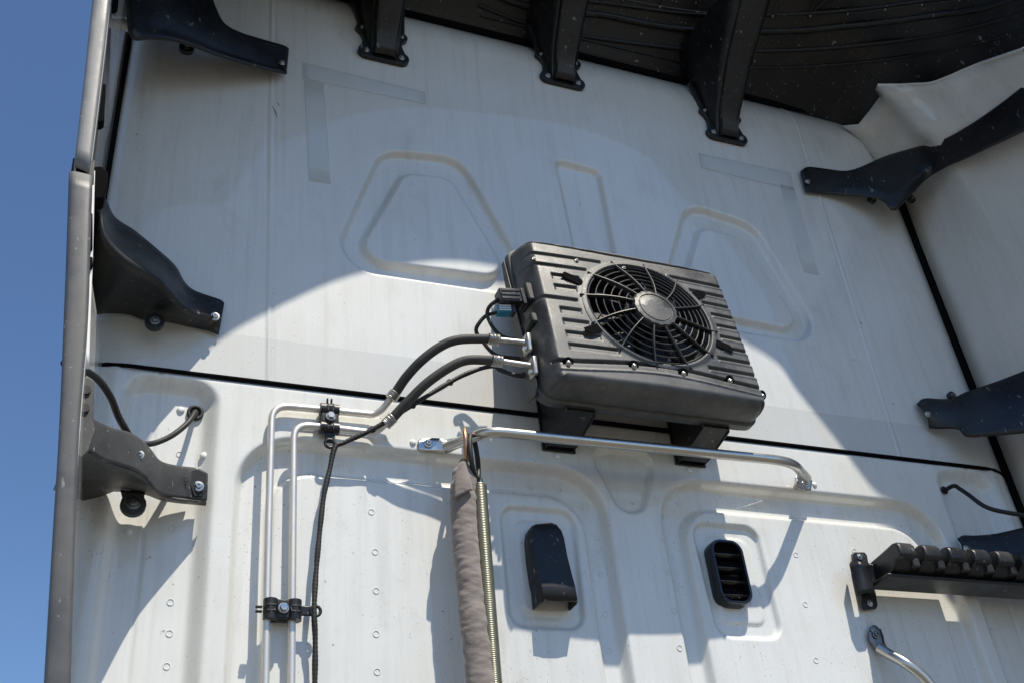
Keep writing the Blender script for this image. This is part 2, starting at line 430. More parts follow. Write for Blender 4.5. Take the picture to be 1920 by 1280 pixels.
tube('gap_filler', [(p[0]+.012, p[1]+.022, p[2]) for p in seal_pts if p[2] < ZJ+1.12 and p[0] > 0], 0.018, 'matte', cab, 10)
box('gap_backing', (1.158, .05, ZJ+.16), (.010, .12, 1.94), 'matte', cab, None, 0)
box('cab_shell', (0.05, 0.62, ZJ+.23), (2.20, 1.1, 2.06), 'paint_side', cab, None, .05)
# spot welds and plugs
wm = None
ringp = [(0.0056*math.cos(a), 0.0056*math.sin(a), 0) for a in np.linspace(0, 2*math.pi, 17)[:-1]]
wm = tube_mesh(ringp, 0.0007, 5, True); wm.materials.append(MT['paint']); wm.polygons.foreach_set('use_smooth', [True]*len(wm.polygons))
def on_lower(x, z): return -float(h_lower(np.array([[x]]), np.array([[z]]))[0, 0])
welds = [(323, 1118), (321, 1177), (316, 1239), (340, 839), (326, 979), (698, 956), (705, 1031), (707, 1104), (707, 1185), (709, 1256),
 (1003, 903), (1057, 907), (1100, 940), (1129, 998), (1136, 1067), (1159, 909), (1198, 910), (1283, 933), (1250, 958), (1244, 1010), (1254, 1073),
 (1145, 1141), (1152, 1211), (1264, 1145), (1274, 1214), (1386, 938), (1435, 941), (1547, 951), (1601, 957), (1675, 965), (1495, 1037), (1513, 1130),
 (1533, 1235), (1605, 1030), (1632, 1165), (1788, 976), (665, 869), (155, 966)]
for p in welds:
    x, z = WX(*p); o = bpy.data.objects.new('spot_weld', wm); COL.objects.link(o); o.parent = lo
    o.location = (x, on_lower(x, z)-0.0004, z+ZJ); o.rotation_euler = (math.pi/2, 0, 0)
for p, r in (((342, 756), .0075), ((385, 845), .0075), ((252, 813), .007), ((774, 829), .0068), ((1527, 908), .0065), ((244, 985), .006)):
    x, z = WX(*p); bolt('plug', (x, on_lower(x, z), z+ZJ), r, 'plug', 'dome', lo)

for a, b_ in (((505, 193), (512, 203)), ((511, 199), (520, 222)), ((519, 192), (524, 199)), ((514, 208), (522, 212)), ((1612, 604), (1616, 608)), ((1598, 673), (1603, 675)), ((1673, 754), (1677, 759))):
    q0, q1 = W(*a), W(*b_); hq = -float(h_upper(np.array([[q0.x]]), np.array([[q0.z-ZJ]]))[0, 0])
    tube('scuff_mark', [(q0.x, hq-.0001, q0.z), ((q0.x+q1.x)/2+.001, hq-.0002, (q0.z+q1.z)/2), (q1.x, hq-.0001, q1.z)], [.0002, .0009, .0003], 'hose', up, 5)

# ================================================================== fairings
# arch edge half a metre behind the wall
E0 = 0.50
K = SUN/SUN[1]
def arch_pt(px, py):
    e = E0 + max(0, (px-900)/800)*0.20
    return V(np.array(W(px, py)) - K*e)
arch = [arch_pt(*p) for p in ((240, 810), (325, 688), (420, 610), (500, 565), (620, 510), (720, 483), (830, 470), (930, 480), (1080, 508), (1250, 555), (1440, 650), (1500, 720), (1580, 820), (1640, 900), (1700, 945))]
lead = [V((-1.135, -E0, ZJ+0.45)), V((-1.08, -E0, ZJ+0.66)), V((-0.98, -E0, ZJ+0.84))]
trail = [V((1.10, -.71, ZJ+1.15)), V((1.16, -.71, ZJ+0.95)), V((1.20, -.71, ZJ+0.70))]
arch_curve = smooth_path(lead + arch + trail, 6)
ac = np.array(arch_curve)
# inner edge of the roof shell: the wall's upper outline
top_curve = [(-1.10, 0.045, ZJ+0.98), (-1.09, 0.05, ZJ+1.15), (-1.00, 0.05, ZJ+1.245), (-0.8, 0.046, ZJ+1.262), (0, 0.045, ZJ+1.266), (0.8, 0.046, ZJ+1.262), (0.98, 0.05, ZJ+1.235), (1.07, 0.05, ZJ+1.16), (1.13, 0.03, ZJ+1.08)]
rf = thing('roof_fairing', 'black hollow underside of the roof fairing arching over the top of the wall', 'roof fairing')
def roofprof(u, v): return 0.115*math.sin(math.pi*v)**0.8 + 0.010*math.sin(v*math.pi*7)*(0.3 < v < 0.9)
loft('inner_shell', top_curve, [tuple(p) for p in ac], 'roof', rf, 90, 40, roofprof, 0.004, (0, 0, 1))
# trailing lip of the shell, an inner ring and its ribs
tube('edge_lip', [tuple(p) for p in ac], 0.014, 'roof', rf, 10)
tc = resample(smooth_path(top_curve), 60); a2 = resample([tuple(p) for p in ac], 60)
def on_roof(i, v, off=0.0):
    u = i/59; p = tc[i]*(1-v)+a2[i]*v; return V((p[0], p[1], p[2]+roofprof(u, v)-off))
def PX(q):
    d = np.array(q)-CAM; z = d@_f; return np.array([960+F_PX*(d@RT)/z, 640-F_PX*(d@UP)/z])
rgrid = [(i, v, np.array(on_roof(i, v, .004)), PX(on_roof(i, v, .004))) for i in range(14, 60) for v in np.linspace(0.05, .95, 70)]
rg_px = np.array([g_[3] for g_ in rgrid]); rg_p = np.array([g_[2] for g_ in rgrid])
def trace(pts, n):
    """points of the shell that lie on the moulded ring"""
    out = []
    for q in resample([(a, b, 0) for a, b in pts], n):
        d = np.hypot(rg_px[:, 0]-q[0], rg_px[:, 1]-q[1]); k = np.argsort(d)[:6]; w_ = 1/(d[k]+2); out.append((rg_p[k]*w_[:, None]).sum(0)/w_.sum())
    out = np.array(out)
    for _ in range(6): out[1:-1] = (out[:-2]+2*out[1:-1]+out[2:])/4
    return out
for off_, r_b in ((38, .006), (-30, .006), (70, .004)):
    tube('ring_bead', trace([(a, b_+off_) for a, b_ in ((900, -25), (1020, 22), (1300, 58), (1500, 58), (1650, 44), (1814, 20), (1925, -8))], 50), r_b, 'roof', rf, 8)
bead = tube('ring_bead', trace([(900, -25), (940, 0), (1020, 22), (1150, 28), (1180, 42), (1300, 58), (1400, 60), (1500, 58), (1650, 44), (1814, 20), (1925, -8)], 60), 0.010, 'roof', rf, 8)
tl = trace([(1100, -20), (1170, 0), (1240, 14), (1340, 26), (1480, 32), (1600, 24), (1814, -2), (1925, -20)], 60)
wire = tube('ring_rib', tl, 0.0030, 'grey_plastic', rf, 6)
for i in range(5, 58, 5): bolt('stud', tl[i]+np.array([0, 0, -.004]), 0.0055, 'darkbolt', 'dome', wire, (0, -0.35, -1))
for i in range(5, 56, 5):
    for di in (-2.2, 2.2):
        q = tl[i]; r_ = np.array([di*.02, -.14, .02])
        tube('rib', [q, q+r_], 0.0014, 'grey_plastic', wire, 5)
# outer roof skin above it, rising to the cab's roof
loft('outer_skin', [(p[0]*1.02, 0.02, p[2]+0.10) for p in tc], [(p[0]*1.01, p[1], p[2]+0.016) for p in a2], 'paint_side', rf, 60, 12, lambda u, v: 0.12*math.sin(math.pi*v), 0.003, (0, 0, 1))

# left side: two edge pieces of the side fairing seen almost end on
def side_piece(name, label, inner_px, outer_px, wall_x, ext, mt_edge):
    f = thing(name, label, 'side fairing')
    inn = [W(x, y, E0) for x, y in inner_px]; out = [W(x, y, E0) for x, y in outer_px]
    inn = [V(p) for p in ext]+inn; out = [V(p)+V((-.024, 0, 0)) for p in ext]+out
    inn = resample(smooth_path(inn), 30); out = resample(smooth_path(out), 30)
    # rear edge: rounded hollow profile closing the two skins
    vs = []; fs = []; m_ = 9
    for i in range(30):
        for k in range(m_):
            a = math.pi*k/(m_-1); t = (1-math.cos(a))/2
            p = inn[i]*(1-t)+out[i]*t; vs.append((p[0], p[1]-0.005*math.sin(a)**0.35, p[2]))
    for i in range(29):
        for k in range(m_-1): fs.append((i*m_+k, i*m_+k+1, (i+1)*m_+k+1, (i+1)*m_+k))
    solid(link('rear_edge', mesh('rear_edge', vs, fs), mt_edge, f, autosmooth=60), 0.003)
    A = [tuple(p) for p in inn]; B = [(wall_x if ext else max(-1.112, min(-1.062, -1.112+.10*max(0, ZJ+.1-p[2]))), -0.012, p[2]) for p in inn]
    loft('inner_skin', A, B, 'paint_side', f, 30, 10, lambda u, v: 0.0, 0.002, (-1, 0, 0), sm=False)
    A = [tuple(p) for p in out]; B = [(wall_x-0.005 if ext else -1.072, -0.012, p[2]) for p in out]
    loft('outer_skin', A, B, 'paint_side', f, 30, 10, lambda u, v: -0.004*math.sin(math.pi*v), 0.002, (-1, 0, 0), sm=False)
    return f, inn
fu, inn_u = side_piece('side_fairing', 'upper left side fairing with a pale grey rear edge beside the blue sky',
    [(217, -110), (205, 0), (186, 165), (166, 328)], [(187, -110), (175, 0), (158, 160), (140, 316)], -1.118, [(-1.115, -E0, ZJ+1.12), (-1.145, -E0, ZJ+.80)], 'edge_plastic')
fl, inn_l = side_piece('side_fairing', 'lower left side fairing with a dark grey rear edge along the picture side',
    [(172, 334), (168, 450), (163, 600), (147, 800), (139, 1000), (130, 1290), (128, 1400)], [(131, 325), (127, 450), (123, 560), (113, 800), (101, 1000), (84, 1290), (78, 1400)], -1.112, [], 'edge_dark')
plate('joint_gap_cover', [W(137, 296, .48), W(178, 300, .48), W(176, 345, .48), W(130, 340, .48)], 0.004, 'plastic', fl, (0, 1, 0), 0.001)
# clips on the inner faces of the left fairing
for (x0, y0, x1, y1) in ((184, 156, 199, 190), (183, 186, 197, 229), (204, -20, 223, 11)):
    plate('clip', [W(x0, y0, .42), W(x1, y0+1, .42), W(x1-1, y1-4, .42), W(x1-6, y1, .42), W(x0-4, y1, .42)], 0.02, 'matte', fu, (0, 1, 0), 0.002)
lathe('standoff_pin', [(0.011, 0), (0.011, .03), (0.008, .034)], 'plug', fu, W(222, 41, .16), (1, 0.3, -.1), 14)
plate('clip', [W(172, 312, .40), W(190, 311, .40), W(203, 322, .40), W(202, 345, .40), W(195, 372, .40), W(172, 375, .40)], 0.03, 'matte', fl, (0, 1, 0), 0.003)
for y0, y1 in ((398, 465), (480, 500)):
    plate('clip', [W(160, y0, .44), W(174, y0+1, .44), W(174, y1, .44), W(158, y1, .44)], 0.02, 'matte', fl, (0, 1, 0), 0.002)
loft('flange_strip', [W(170, 320, .43), W(166, 480, .43), W(163, 560, .43), W(158, 690, .43)], [W(178, 322, .43), W(174, 488, .43), W(171, 560, .43), W(167, 690, .43)], 'plug', fl, 16, 3, None, 0.003)
for p in ((158, 594), (153, 674)): bolt('screw', W(*p, .45), 0.004, 'bolt', 'dome', fl)

# right side fairing: white inner skin, with a rolled top corner
frt = thing('side_fairing', 'white inner skin of the right side fairing with a curled bright top corner', 'side fairing')
topE = [W(1578, 236, 0.0), W(1606, 238, .02), W(1640, 196, .10), W(1652, 178, .14), W(1634, 160, .18), W(1690, 160, .22), W(1752, 156, .30), W(1830, 122, .42), W(1925, 90, .60)]
def wallpt(z): return (1.124, 0.012, ZJ+z)
botE = [wallpt(-.85)]*1
wallE = [W(1578, 236, 0.0), W(1612, 262, 0), W(1645, 305, 0), wallpt(.98), wallpt(.75), wallpt(.4), wallpt(0), wallpt(-.4), wallpt(-.8)]
outE = [W(1925, 90, .60)] + [(1.150+.01*math.sin(k), -0.68, ZJ+z) for k, z in enumerate((.55, .4, .3, .1, -.1, -.3, -.6, -.8))]
# patch from the wall edge to the outer edge
A = resample(smooth_path(wallE), 60); B = resample(smooth_path(outE), 60); T = resample(topE, 16)
vs = []; fs = []; mm = 16
for i in range(60):
    k = i/59
    for j in range(mm):
        v = j/(mm-1); p = A[i]*(1-v)+B[i]*v
        blend = max(0, 1-k*2.5)**2
        base0 = A[0]*(1-v)+B[0]*v
        p = p + (T[j]-base0)*blend
        p = p + np.array([0.02*math.sin(math.pi*v)*min(1, k*4), 0, 0])
        vs.append(p)
for i in range(59):
    for j in range(mm-1): fs.append((i*mm+j, i*mm+j+1, (i+1)*mm+j+1, (i+1)*mm+j))
solid(link('inner_skin', mesh('inner_skin', vs, fs), 'paint_side', frt), 0.004)
tube('rolled_edge', [tuple(p) for p in smooth_path([tuple(q) for q in T[5:]], 3)], 0.0045, 'paint_side', frt, 8)
# outer skin of the right fairing
loft('outer_skin', [(1.165, 0.0, ZJ+z) for z in (.95, .6, .2, -.2, -.8)], [(1.185, -.68, ZJ+z) for z in (.62, .4, .1, -.3, -.8)], 'paint_side', frt, 20, 8, lambda u, v: .02*math.sin(math.pi*v), .003, (1, 0, 0))
tube('rear_edge', [tuple(p) for p in B], 0.012, 'edge_plastic', frt, 8)

# ================================================================== brackets
def on_fairing(x, y, X=1.100):
    """how far in front of the wall the right fairing's skin is met at photo point x, y"""
    a = W(x, y, 0).x; b_ = W(x, y, .5).x; return max(0.0, (a-X)/(a-b_)*.5)
def bracket(label, top, bot, sfun, m, prof, group, lugs=(), bolts=(), th=0.004, n=50, mm=14, name='fairing_bracket', right=False, ft=1.0, fb=1.0, ridge=None):
    t_ = thing(name, label, 'bracket', group)
    sf = (lambda x, y: max(sfun(x), on_fairing(x, y))) if right else (lambda x, y: sfun(x))
    A = [W(x, y, max(.008, sf(x, y)*ft)) for x, y in top]; B = [W(x, y, max(.008, sf(x, y)*fb)) for x, y in bot]
    if ridge:
        Rg = [W(x, y, .012+max(0, 418-x)*.00095) for x, y in ridge]
        loft('upper_face', A, Rg, m, t_, n, 10, lambda u, v: -.012*math.sin(math.pi*v)*(1-u), th)
        loft('lower_face', Rg, B, m, t_, n, 10, lambda u, v: -.006*math.sin(math.pi*v)*(1-u), th)
    else: loft('arm', A, B, m, t_, n, mm, prof, th)
    for (x, y, r) in lugs:
        c = W(x, y, max(0.004, sfun(x)*0.3)); pts = []
        for k in range(18):
            a = 2*math.pi*k/18; pts.append((c.x+r*math.cos(a), c.y, c.z+r*math.sin(a)))
        pts2 = [p for p in pts]
        lg = plate('lug', pts2, 0.012, m, t_)
        bolt('bolt', (c.x, c.y-0.012, c.z), r*0.55, 'darkbolt', 'cap', lg)
    for (x, y, s, r) in bolts: bolt('bolt', W(x, y, s), r, 'bolt', 'cap', t_)
    return t_
LG = 'left brackets tying the fairing to the wall'; RG = 'right brackets tying the fairing to the wall'
# upper left
bracket('black plastic bracket in the upper left corner, partly cut by the top of the photo',
    [(300, -95), (355, -60), (388, -22), (405, 18), (420, 45), (450, 62), (495, 76), (530, 86), (541, 92)],
    [(228, -30), (236, 20), (240, 62), (252, 80), (290, 79), (340, 86), (410, 110), (480, 130), (536, 143)],
    lambda x: 0.012 + max(0, (541-x))*0.00062, 'plastic', lambda u, v: 0.02*math.sin(math.pi*v)*(1-u)+0.006*(v > 0.9), LG, [(349, 95, .017)], [(528, 118, .030, .0085)])
# middle left
bracket('dusty black curved bracket on the left, above the black joint strip',
    [(166, 330), (180, 362), (196, 372), (214, 408), (252, 434), (298, 472), (328, 500), (345, 530), (366, 547), (412, 563), (420, 570)],
    [(150, 470), (156, 560), (170, 587), (200, 586), (240, 588), (268, 598), (300, 600), (325, 604), (350, 610), (385, 618), (410, 628)],
    lambda x: 0.012 + max(0, (418-x))*0.0009, 'plastic', lambda u, v: (.22*(1-u)*(v/.44 if v < .44 else (1-v)/.56)*(1 if u < .9 else (1-u)/.1) - (.010*math.exp(-((v-.12)/.05)**2) if .1 < u < .85 else 0)), LG, [(289, 608, .018)], [(403, 594, .030, .0095)], ft=.30, fb=.06, ridge=[(172, 372), (188, 395), (192, 428), (204, 460), (235, 490), (270, 510), (300, 530), (318, 552), (345, 580), (385, 596), (414, 598)])
# lower left, stamped L3
def sL3(x): return float(np.interp(390-x, (0, 20, 50, 75, 100, 140, 240, 300), (.012, .018, .036, .068, .115, .19, .30, .34)))
l3 = bracket('dusty grey bracket stamped L3 on the lower left', 
    [(130, 760), (160, 778), (185, 792), (212, 803), (243, 811), (266, 826), (282, 843), (300, 864), (333, 873), (370, 878), (389, 888)],
    [(128, 850), (150, 846), (168, 846), (190, 860), (214, 868), (250, 880), (274, 896), (288, 916), (312, 928), (350, 934), (387, 938)],
    sL3, 'grey_plastic', lambda u, v: 0.004*math.sin(math.pi*v), LG, [(249, 949, .021)], [(372, 911, sL3(372)+.0085, .010), (262, 852, sL3(262)+.006, .0075)])
loft('lower_flange', [W(x, y, sL3(x)-.002) for x, y in ((128, 852), (168, 848), (214, 870), (250, 882), (274, 898), (312, 930), (387, 940))],
     [W(x, y, .004) for x, y in ((100, 917), (160, 918), (214, 919), (250, 922), (276, 926), (312, 938), (386, 946))], 'grey_plastic', l3, 30, 6, None, 0.003)
tp_ = [W(x, y, sL3(x)) for x, y in ((130, 762), (160, 780), (185, 794), (212, 805), (243, 813), (266, 828), (282, 845), (300, 866), (333, 875), (370, 880))]
loft('upper_flange', tp_, [(p.x, -.006, p.z) for p in tp_], 'grey_plastic', l3, 30, 6, None, 0.003)
loft('lug_web', [W(226, 918, .03), W(272, 922, .03)], [W(232, 945, .012), W(267, 943, .012)], 'plastic', l3, 6, 5, None, 0.006, sm=False)
plate('bolt_recess', [W(x, y, sL3(x)+.0055) for x, y in ((360, 882), (368, 879), (387, 887), (385, 920), (378, 930), (364, 930), (357, 910))], .002, 'deep', l3, (0, -1, 0), .0008)
up_plate = plate('upright_plate', [W(x, y, .33) for x, y in ((136, 704), (172, 708), (177, 716), (175, 784), (180, 802), (168, 842), (140, 872), (130, 872))], 0.004, 'grey_plastic', l3, (0, 1, 0))
for p in ((161, 731), (158, 765)):
    lathe('bolt_hole', [(.0075, 0), (.0075, .003)], 'deep', l3, W(*p, .3305), (0, -1, 0), 16)
# moulded characters L3
def strokes(segs, s, r, m, parent):
    for a, b in segs: tube('stamped_character', [W(*a, s), W(*b, s)], r, m, parent, 6)
strokes([((333, 893), (333, 904)), ((333, 904), (340, 905)), ((344, 894), (351, 895)), ((351, 895), (351, 906)), ((345, 900), (351, 900.5)), ((344, 905), (351, 906))], sL3(342)+.0075, .0008, 'deep', l3)
# right side
bracket('black bracket on the upper right, reaching from the wall to the right fairing',
    [(1501, 322), (1514, 314), (1550, 318), (1584, 322), (1612, 315), (1660, 294), (1715, 278), (1765, 264), (1814, 238), (1870, 200), (1935, 150)],
    [(1511, 360), (1545, 364), (1585, 367), (1625, 370), (1656, 377), (1674, 396), (1696, 380), (1735, 338), (1775, 313), (1814, 296), (1935, 240)],
    lambda x: 0.012 + max(0, (x-1560))*0.0006, 'plastic', lambda u, v: 0.02*math.sin(math.pi*v)*u+.01*math.exp(-((v-.75)/.08)**2)*u, RG, [(1632, 378, .013), (1706, 376, .013)], [(1514, 341, .022, .0085)], right=True)
bracket('black bracket at the right picture side, above the end of the joint strip',
    [(1719, 757), (1734, 747), (1780, 748), (1814, 734), (1870, 715), (1935, 690)],
    [(1742, 802), (1755, 803), (1795, 804), (1814, 818), (1870, 815), (1935, 810)],
    lambda x: 0.012 + max(0, (x-1745))*0.0008, 'plastic', lambda u, v: 0.012*math.sin(math.pi*v), RG, [(1781, 744, .012)], [(1739, 776, .026, .0085)], right=True)
bracket('small black bracket end at the right picture side, above the hanger rack',
    [(1795, 1010), (1806, 1004), (1830, 1004), (1870, 1000), (1935, 985)],
    [(1802, 1040), (1812, 1042), (1830, 1042), (1870, 1060), (1935, 1070)],
    lambda x: 0.014 + max(0, (x-1800))*0.0008, 'plastic', lambda u, v: 0.008*math.sin(math.pi*v), RG, [], [(1812, 1028, .030, .0085)], right=True)
# three brackets under the roof fairing
def roof_bracket(label, cpx):
    c = W(*cpx); t_ = thing('roof_bracket', label, 'bracket', 'brackets hanging below the roof fairing')
    X, Z = c.x, c.z
    def arc(cx, cz, r, a0, a1, n=8): return [(cx+r*math.cos(math.radians(a0+(a1-a0)*k/n)), cz+r*math.sin(math.radians(a0+(a1-a0)*k/n))) for k in range(n+1)]
    o = arc(-.046, 0, .021, 120, 270) + arc(.046, 0, .021, 270, 420) + [(.047, .05)] + arc(.050, .082, .016, -60, 60) + [(.062, .20), (-.085, .20)] + arc(-.056, .085, .016, 120, 250) + [(-.053, .05)]
    y0 = 0.0 if Z-ZJ < 1.05 else 0.002
    plate('base_plate', [(X+x, y0, Z+z) for x, z in o], 0.014, 'plastic', t_)
    # arm: open channel sweeping out and up to the shell
    path = [(-.012, .012), (.05, .045), (.11, .10), (.17, .165), (.24, .26), (.32, .36)]
    A = [(X-.030-.03*k/5, -s, Z+z) for k, (z, s) in enumerate(path)]; B = [(X+.030+.006*k/5, -s, Z+z) for k, (z, s) in enumerate(path)]
    loft('arm', A, B, 'plastic', t_, 24, 9, lambda u, v: 0.010 if 0.1 < v < 0.9 else 0.0, 0.004)
    for sg_ in (-1, 1):
        A = [(X+sg_*.030+(-.03 if sg_ < 0 else .006)*k/5, -s, Z+z) for k, (z, s) in enumerate(path)]; B = [(X+sg_*.042+(-.05 if sg_ < 0 else .01)*k/5, -.006, Z+z+.02) for k, (z, s) in enumerate(path)]
        loft('side_web', A, B, 'plastic', t_, 24, 4, None, 0.004)
    for x, z in ((-.046, 0), (.046, 0), (-.056, .085), (.050, .082)):
        bolt('bolt', (X+x, y0-.014, Z+z), .0085 if z == 0 else .0065, 'bolt', 'cap', t_)
    lathe('drain_hole', [(.004, 0), (.004, .002)], 'deep', t_, (X+.002, -.024, Z+.004), (0, -1, -.3), 12)
roof_bracket('leftmost of the three black brackets under the roof fairing', (717.6, 109))
roof_bracket('middle one of the three black brackets under the roof fairing', (1053, 155))
roof_bracket('rightmost of the three black brackets under the roof fairing', (1360, 260))

# ================================================================== clear tape on the upper panel
def tape(label, pts):
    p = [W(*q) for q in pts]; n = 14; A = resample([p[0], p[1]], n); B = resample([p[3], p[2]], n); vs = []; fs = []
    for i in range(n):
        for j in range(5):
            v = j/4; q = A[i]*(1-v)+B[i]*v; hh = float(h_upper(np.array([[q[0]]]), np.array([[q[2]-ZJ]]))[0, 0])
            vs.append((q[0], -hh-0.0012-0.0006*abs(math.sin(3.1*v)), q[2]))
    for i in range(n-1):
        for j in range(4): fs.append((i*5+j, i*5+j+1, (i+1)*5+j+1, (i+1)*5+j))
    o = link('tape_strip', mesh('tape_strip', vs, fs), 'tape'); solid(o, 0.0004)
    tag(o, label, 'tape', 'clear tape strips on the upper panel')
tape('shimmering clear tape strip lying across below the left roof bracket', [(567, 118), (797, 174), (798, 197), (568, 149)])
tape('clear tape strip hanging down beside the upper left seam', [(570, 151), (607, 158), (620, 346), (579, 340)])
tape('faint clear tape strip lying across below the right roof bracket', [(1309, 288), (1482, 325), (1488, 358), (1314, 316)])
tape('faint clear tape strip running down beside the upper right seam', [(1461, 345), (1488, 352), (1535, 517), (1507, 511)])

# ================================================================== condenser unit
T_ = math.radians(8.8)
CO = V((0.004, -0.176, ZJ+0.155)); CU = V((1, 0, 0)); CV = V((0, math.sin(T_), math.cos(T_))); CN = V((0, -math.cos(T_), -math.sin(T_)))
def C(u, v, n=0.0): return CO + CU*u + CV*v + CN*n
def FU(x, y, n=0.0):
    """photo point -> (u, v) on the condenser face"""
    d = V(RT*((x-960)/F_PX) - UP*((y-640)/F_PX) + _f); o = V(CAM); base = CO+CN*n
    k = (base-o).dot(CN)/d.dot(CN); q = o+d*k-base; return (q.dot(CU), q.dot(CV))
cu = thing('condenser_unit', 'black air conditioning condenser with a round fan grille mounted on the white wall', 'condenser')
HU, HV = 0.256, 0.222
FC = FU(1217, 588); FR = 0.149
def hface(u, v):
    d = -sd_poly(u, v, [(-HU, -HV), (HU, -HV), (HU, HV), (-HU, HV)], 0.035)
    h = 0.010*(1-(u/HU)**2) - 0.004*(v/HV)**2
    wd = np.where((v < 0) & (HV+v < HU-np.abs(u)), 0.036, 0.026)
    e = np.clip(1-d/wd, 0, 1); h = h - 0.095*(1-np.sqrt(np.clip(1-e**2.0, 0, 1)))
    # long arched grooves near the bottom and top
    vb = -HV+0.066+0.018*np.cos(u/HU*1.5)**2
    h -= 0.009*np.exp(-((v-vb)/0.0042)**4)*(np.abs(u) < HU-.012)
    h += 0.0025*np.exp(-((v-vb+0.022)/0.0022)**2)*(np.abs(u) < HU-.02)
    vt = HV-0.034-0.008*np.cos(u/HU*1.4)**2+0.012
    h -= 0.007*np.exp(-((v-vt)/0.0026)**4)*(np.abs(u) < HU-.015)
    rr = np.sqrt((u-FC[0])**2+(v-FC[1])**2)
    # horizontal pockets left and right of the fan
    rows = np.linspace(HV-0.062, -HV+0.108, 9)
    for i, rv in enumerate(rows):
        edge = np.sqrt(np.maximum((FR+0.016)**2-(rv-FC[1])**2, 0.0))
        uR = FC[0]-edge-0.004 if edge > 0 else 0.05
        uR = min(uR, -0.02) if edge > 0 else uR
        wrap = i in (0, 1, 4)
        uL = -HU-0.05 if wrap else -HU+0.052
        ht = 0.0085 if not wrap else 0.0045
        sd = np.maximum(np.maximum(uL-u, u-uR), np.abs(v-rv)-ht)
        h -= 0.0030*np.clip(0.5-sd/0.003, 0, 1)
        sd = np.maximum(np.maximum(uL-u, u-uR), np.abs(v-(rv+ht-.0025))-.0025); h -= 0.0050*np.clip(0.5-sd/0.0025, 0, 1)
        uL2 = FC[0]+edge+0.006 if edge > 0 else 0.10
        sd = np.maximum(np.maximum(uL2-u, u-HU-0.05), np.abs(v-(rv-0.006))-0.0034)
        h -= 0.0075*np.clip(0.5-sd/0.0028, 0, 1)
        h += 0.0016*np.clip(0.5-np.maximum(np.maximum(uL2-u, u-HU-.05), np.abs(v-(rv-0.016))-0.002)/0.003, 0, 1)
    # raised collar round the fan opening
    h += 0.005*np.exp(-((rr-FR-0.002)/0.006)**2)
    return h
stp = 0.002
nu = int(2*HU/stp)+1; nv = int(2*HV/stp)+1
Ug, Vg = np.meshgrid(np.linspace(-HU, HU, nu), np.linspace(-HV, HV, nv))
Hf = hface(Ug, Vg)
co = (np.array(CO)[None, None] + Ug[..., None]*np.array(CU) + Vg[..., None]*np.array(CV) + Hf[..., None]*np.array(CN)).reshape(-1, 3)
ii = np.arange(nu*nv).reshape(nv, nu)
qd = np.stack([ii[:-1, :-1], ii[:-1, 1:], ii[1:, 1:], ii[1:, :-1]], -1).reshape(-1, 4)
kp = ((sd_poly(Ug, Vg, [(-HU, -HV), (HU, -HV), (HU, HV), (-HU, HV)], 0.035) < 0.0005) & (np.hypot(Ug-FC[0], Vg-FC[1]) > FR)).reshape(-1)
# snap the hole's edge to a true circle
rr = np.hypot(Ug-FC[0], Vg-FC[1]).reshape(-1)
qk = qd[kp[qd].all(1)]
me = mesh('housing', co, [tuple(q) for q in qk])
bmm = bmesh.new(); bmm.from_mesh(me); bmesh.ops.delete(bmm, geom=[v for v in bmm.verts if not v.link_faces], context='VERTS'); bmm.to_mesh(me); bmm.free()
link('housing', me, 'housing', cu)
def rrect(hu, hv, r, n=8):
    pts = []
    for cx, cy, a0 in ((hu-r, hv-r, 0), (-hu+r, hv-r, 90), (-hu+r, -hv+r, 180), (hu-r, -hv+r, 270)):
        for k in range(n+1):
            a = math.radians(a0+90*k/n); pts.append((cx+r*math.cos(a), cy+r*math.sin(a)))
    return pts
def ringsweep(name, loops, m, parent, cap=False):
    """loops = list of lists of 3D points with equal count"""
    n = len(loops[0]); vs = [p for l in loops for p in l]; fs = []
    for i in range(len(loops)-1):
        for k in range(n): fs.append((i*n+k, i*n+(k+1) % n, (i+1)*n+(k+1) % n, (i+1)*n+k))
    if cap: fs.append(tuple(range(len(loops)*n-n, len(loops)*n)))
    me = mesh(name, vs, fs); b_ = bmesh.new(); b_.from_mesh(me); bmesh.ops.recalc_face_normals(b_, faces=b_.faces); b_.to_mesh(me); b_.free()
    return link(name, me, m, parent, autosmooth=40)
L = lambda hu, hv, r, n: [C(x, y, n) for x, y in rrect(hu, hv, r)]
ringsweep('back_frame', [L(HU-.006, HV-.006, .03, -.070), L(HU+.003, HV+.005, .036, -.076), L(HU+.004, HV+.008, .036, -.094), L(HU-.004, HV-.004, .034, -.094), L(HU-.012, HV-.012, .03, -.112), L(.01, .01, .004, -.112)], 'housing', cu)
# hole wall and rim
def circ(r, n, seg=72): return [C(FC[0]+r*math.cos(2*math.pi*k/seg), FC[1]+r*math.sin(2*math.pi*k/seg), n) for k in range(seg)]
shroud = ringsweep('fan_shroud', [circ(FR+.010, .0085), circ(FR+.004, .0115), circ(FR-.001, .0105), circ(FR-.004, .004), circ(FR-.005, -.05)], 'housing', cu)
ringsweep('radiator_core', [circ(FR-.003, -.052), circ(.02, -.053)], 'core', cu, True)
# fan: hub and blades
fan_hub = lathe('fan_hub', [(.052, -.046), (.052, -.012), (.044, -.006)], 'deep', cu, C(*FC), CN, 28)
for k in range(9):
    a = 2*math.pi*k/9+.3; vs = []; fs = []
    for i in range(6):
        r = .048+(FR-.014-.048)*i/5
        for j in range(5):
            aa = a+(j/4-.5)*0.46 + i*0.05; n_ = -.034+(j/4)*.024
            vs.append(C(FC[0]+r*math.cos(aa), FC[1]+r*math.sin(aa), n_))
    for i in range(5):
        for j in range(4): fs.append((i*5+j, i*5+j+1, (i+1)*5+j+1, (i+1)*5+j))
    solid(link('fan_blade', mesh('fan_blade', vs, fs), 'deep', fan_hub), .0025)
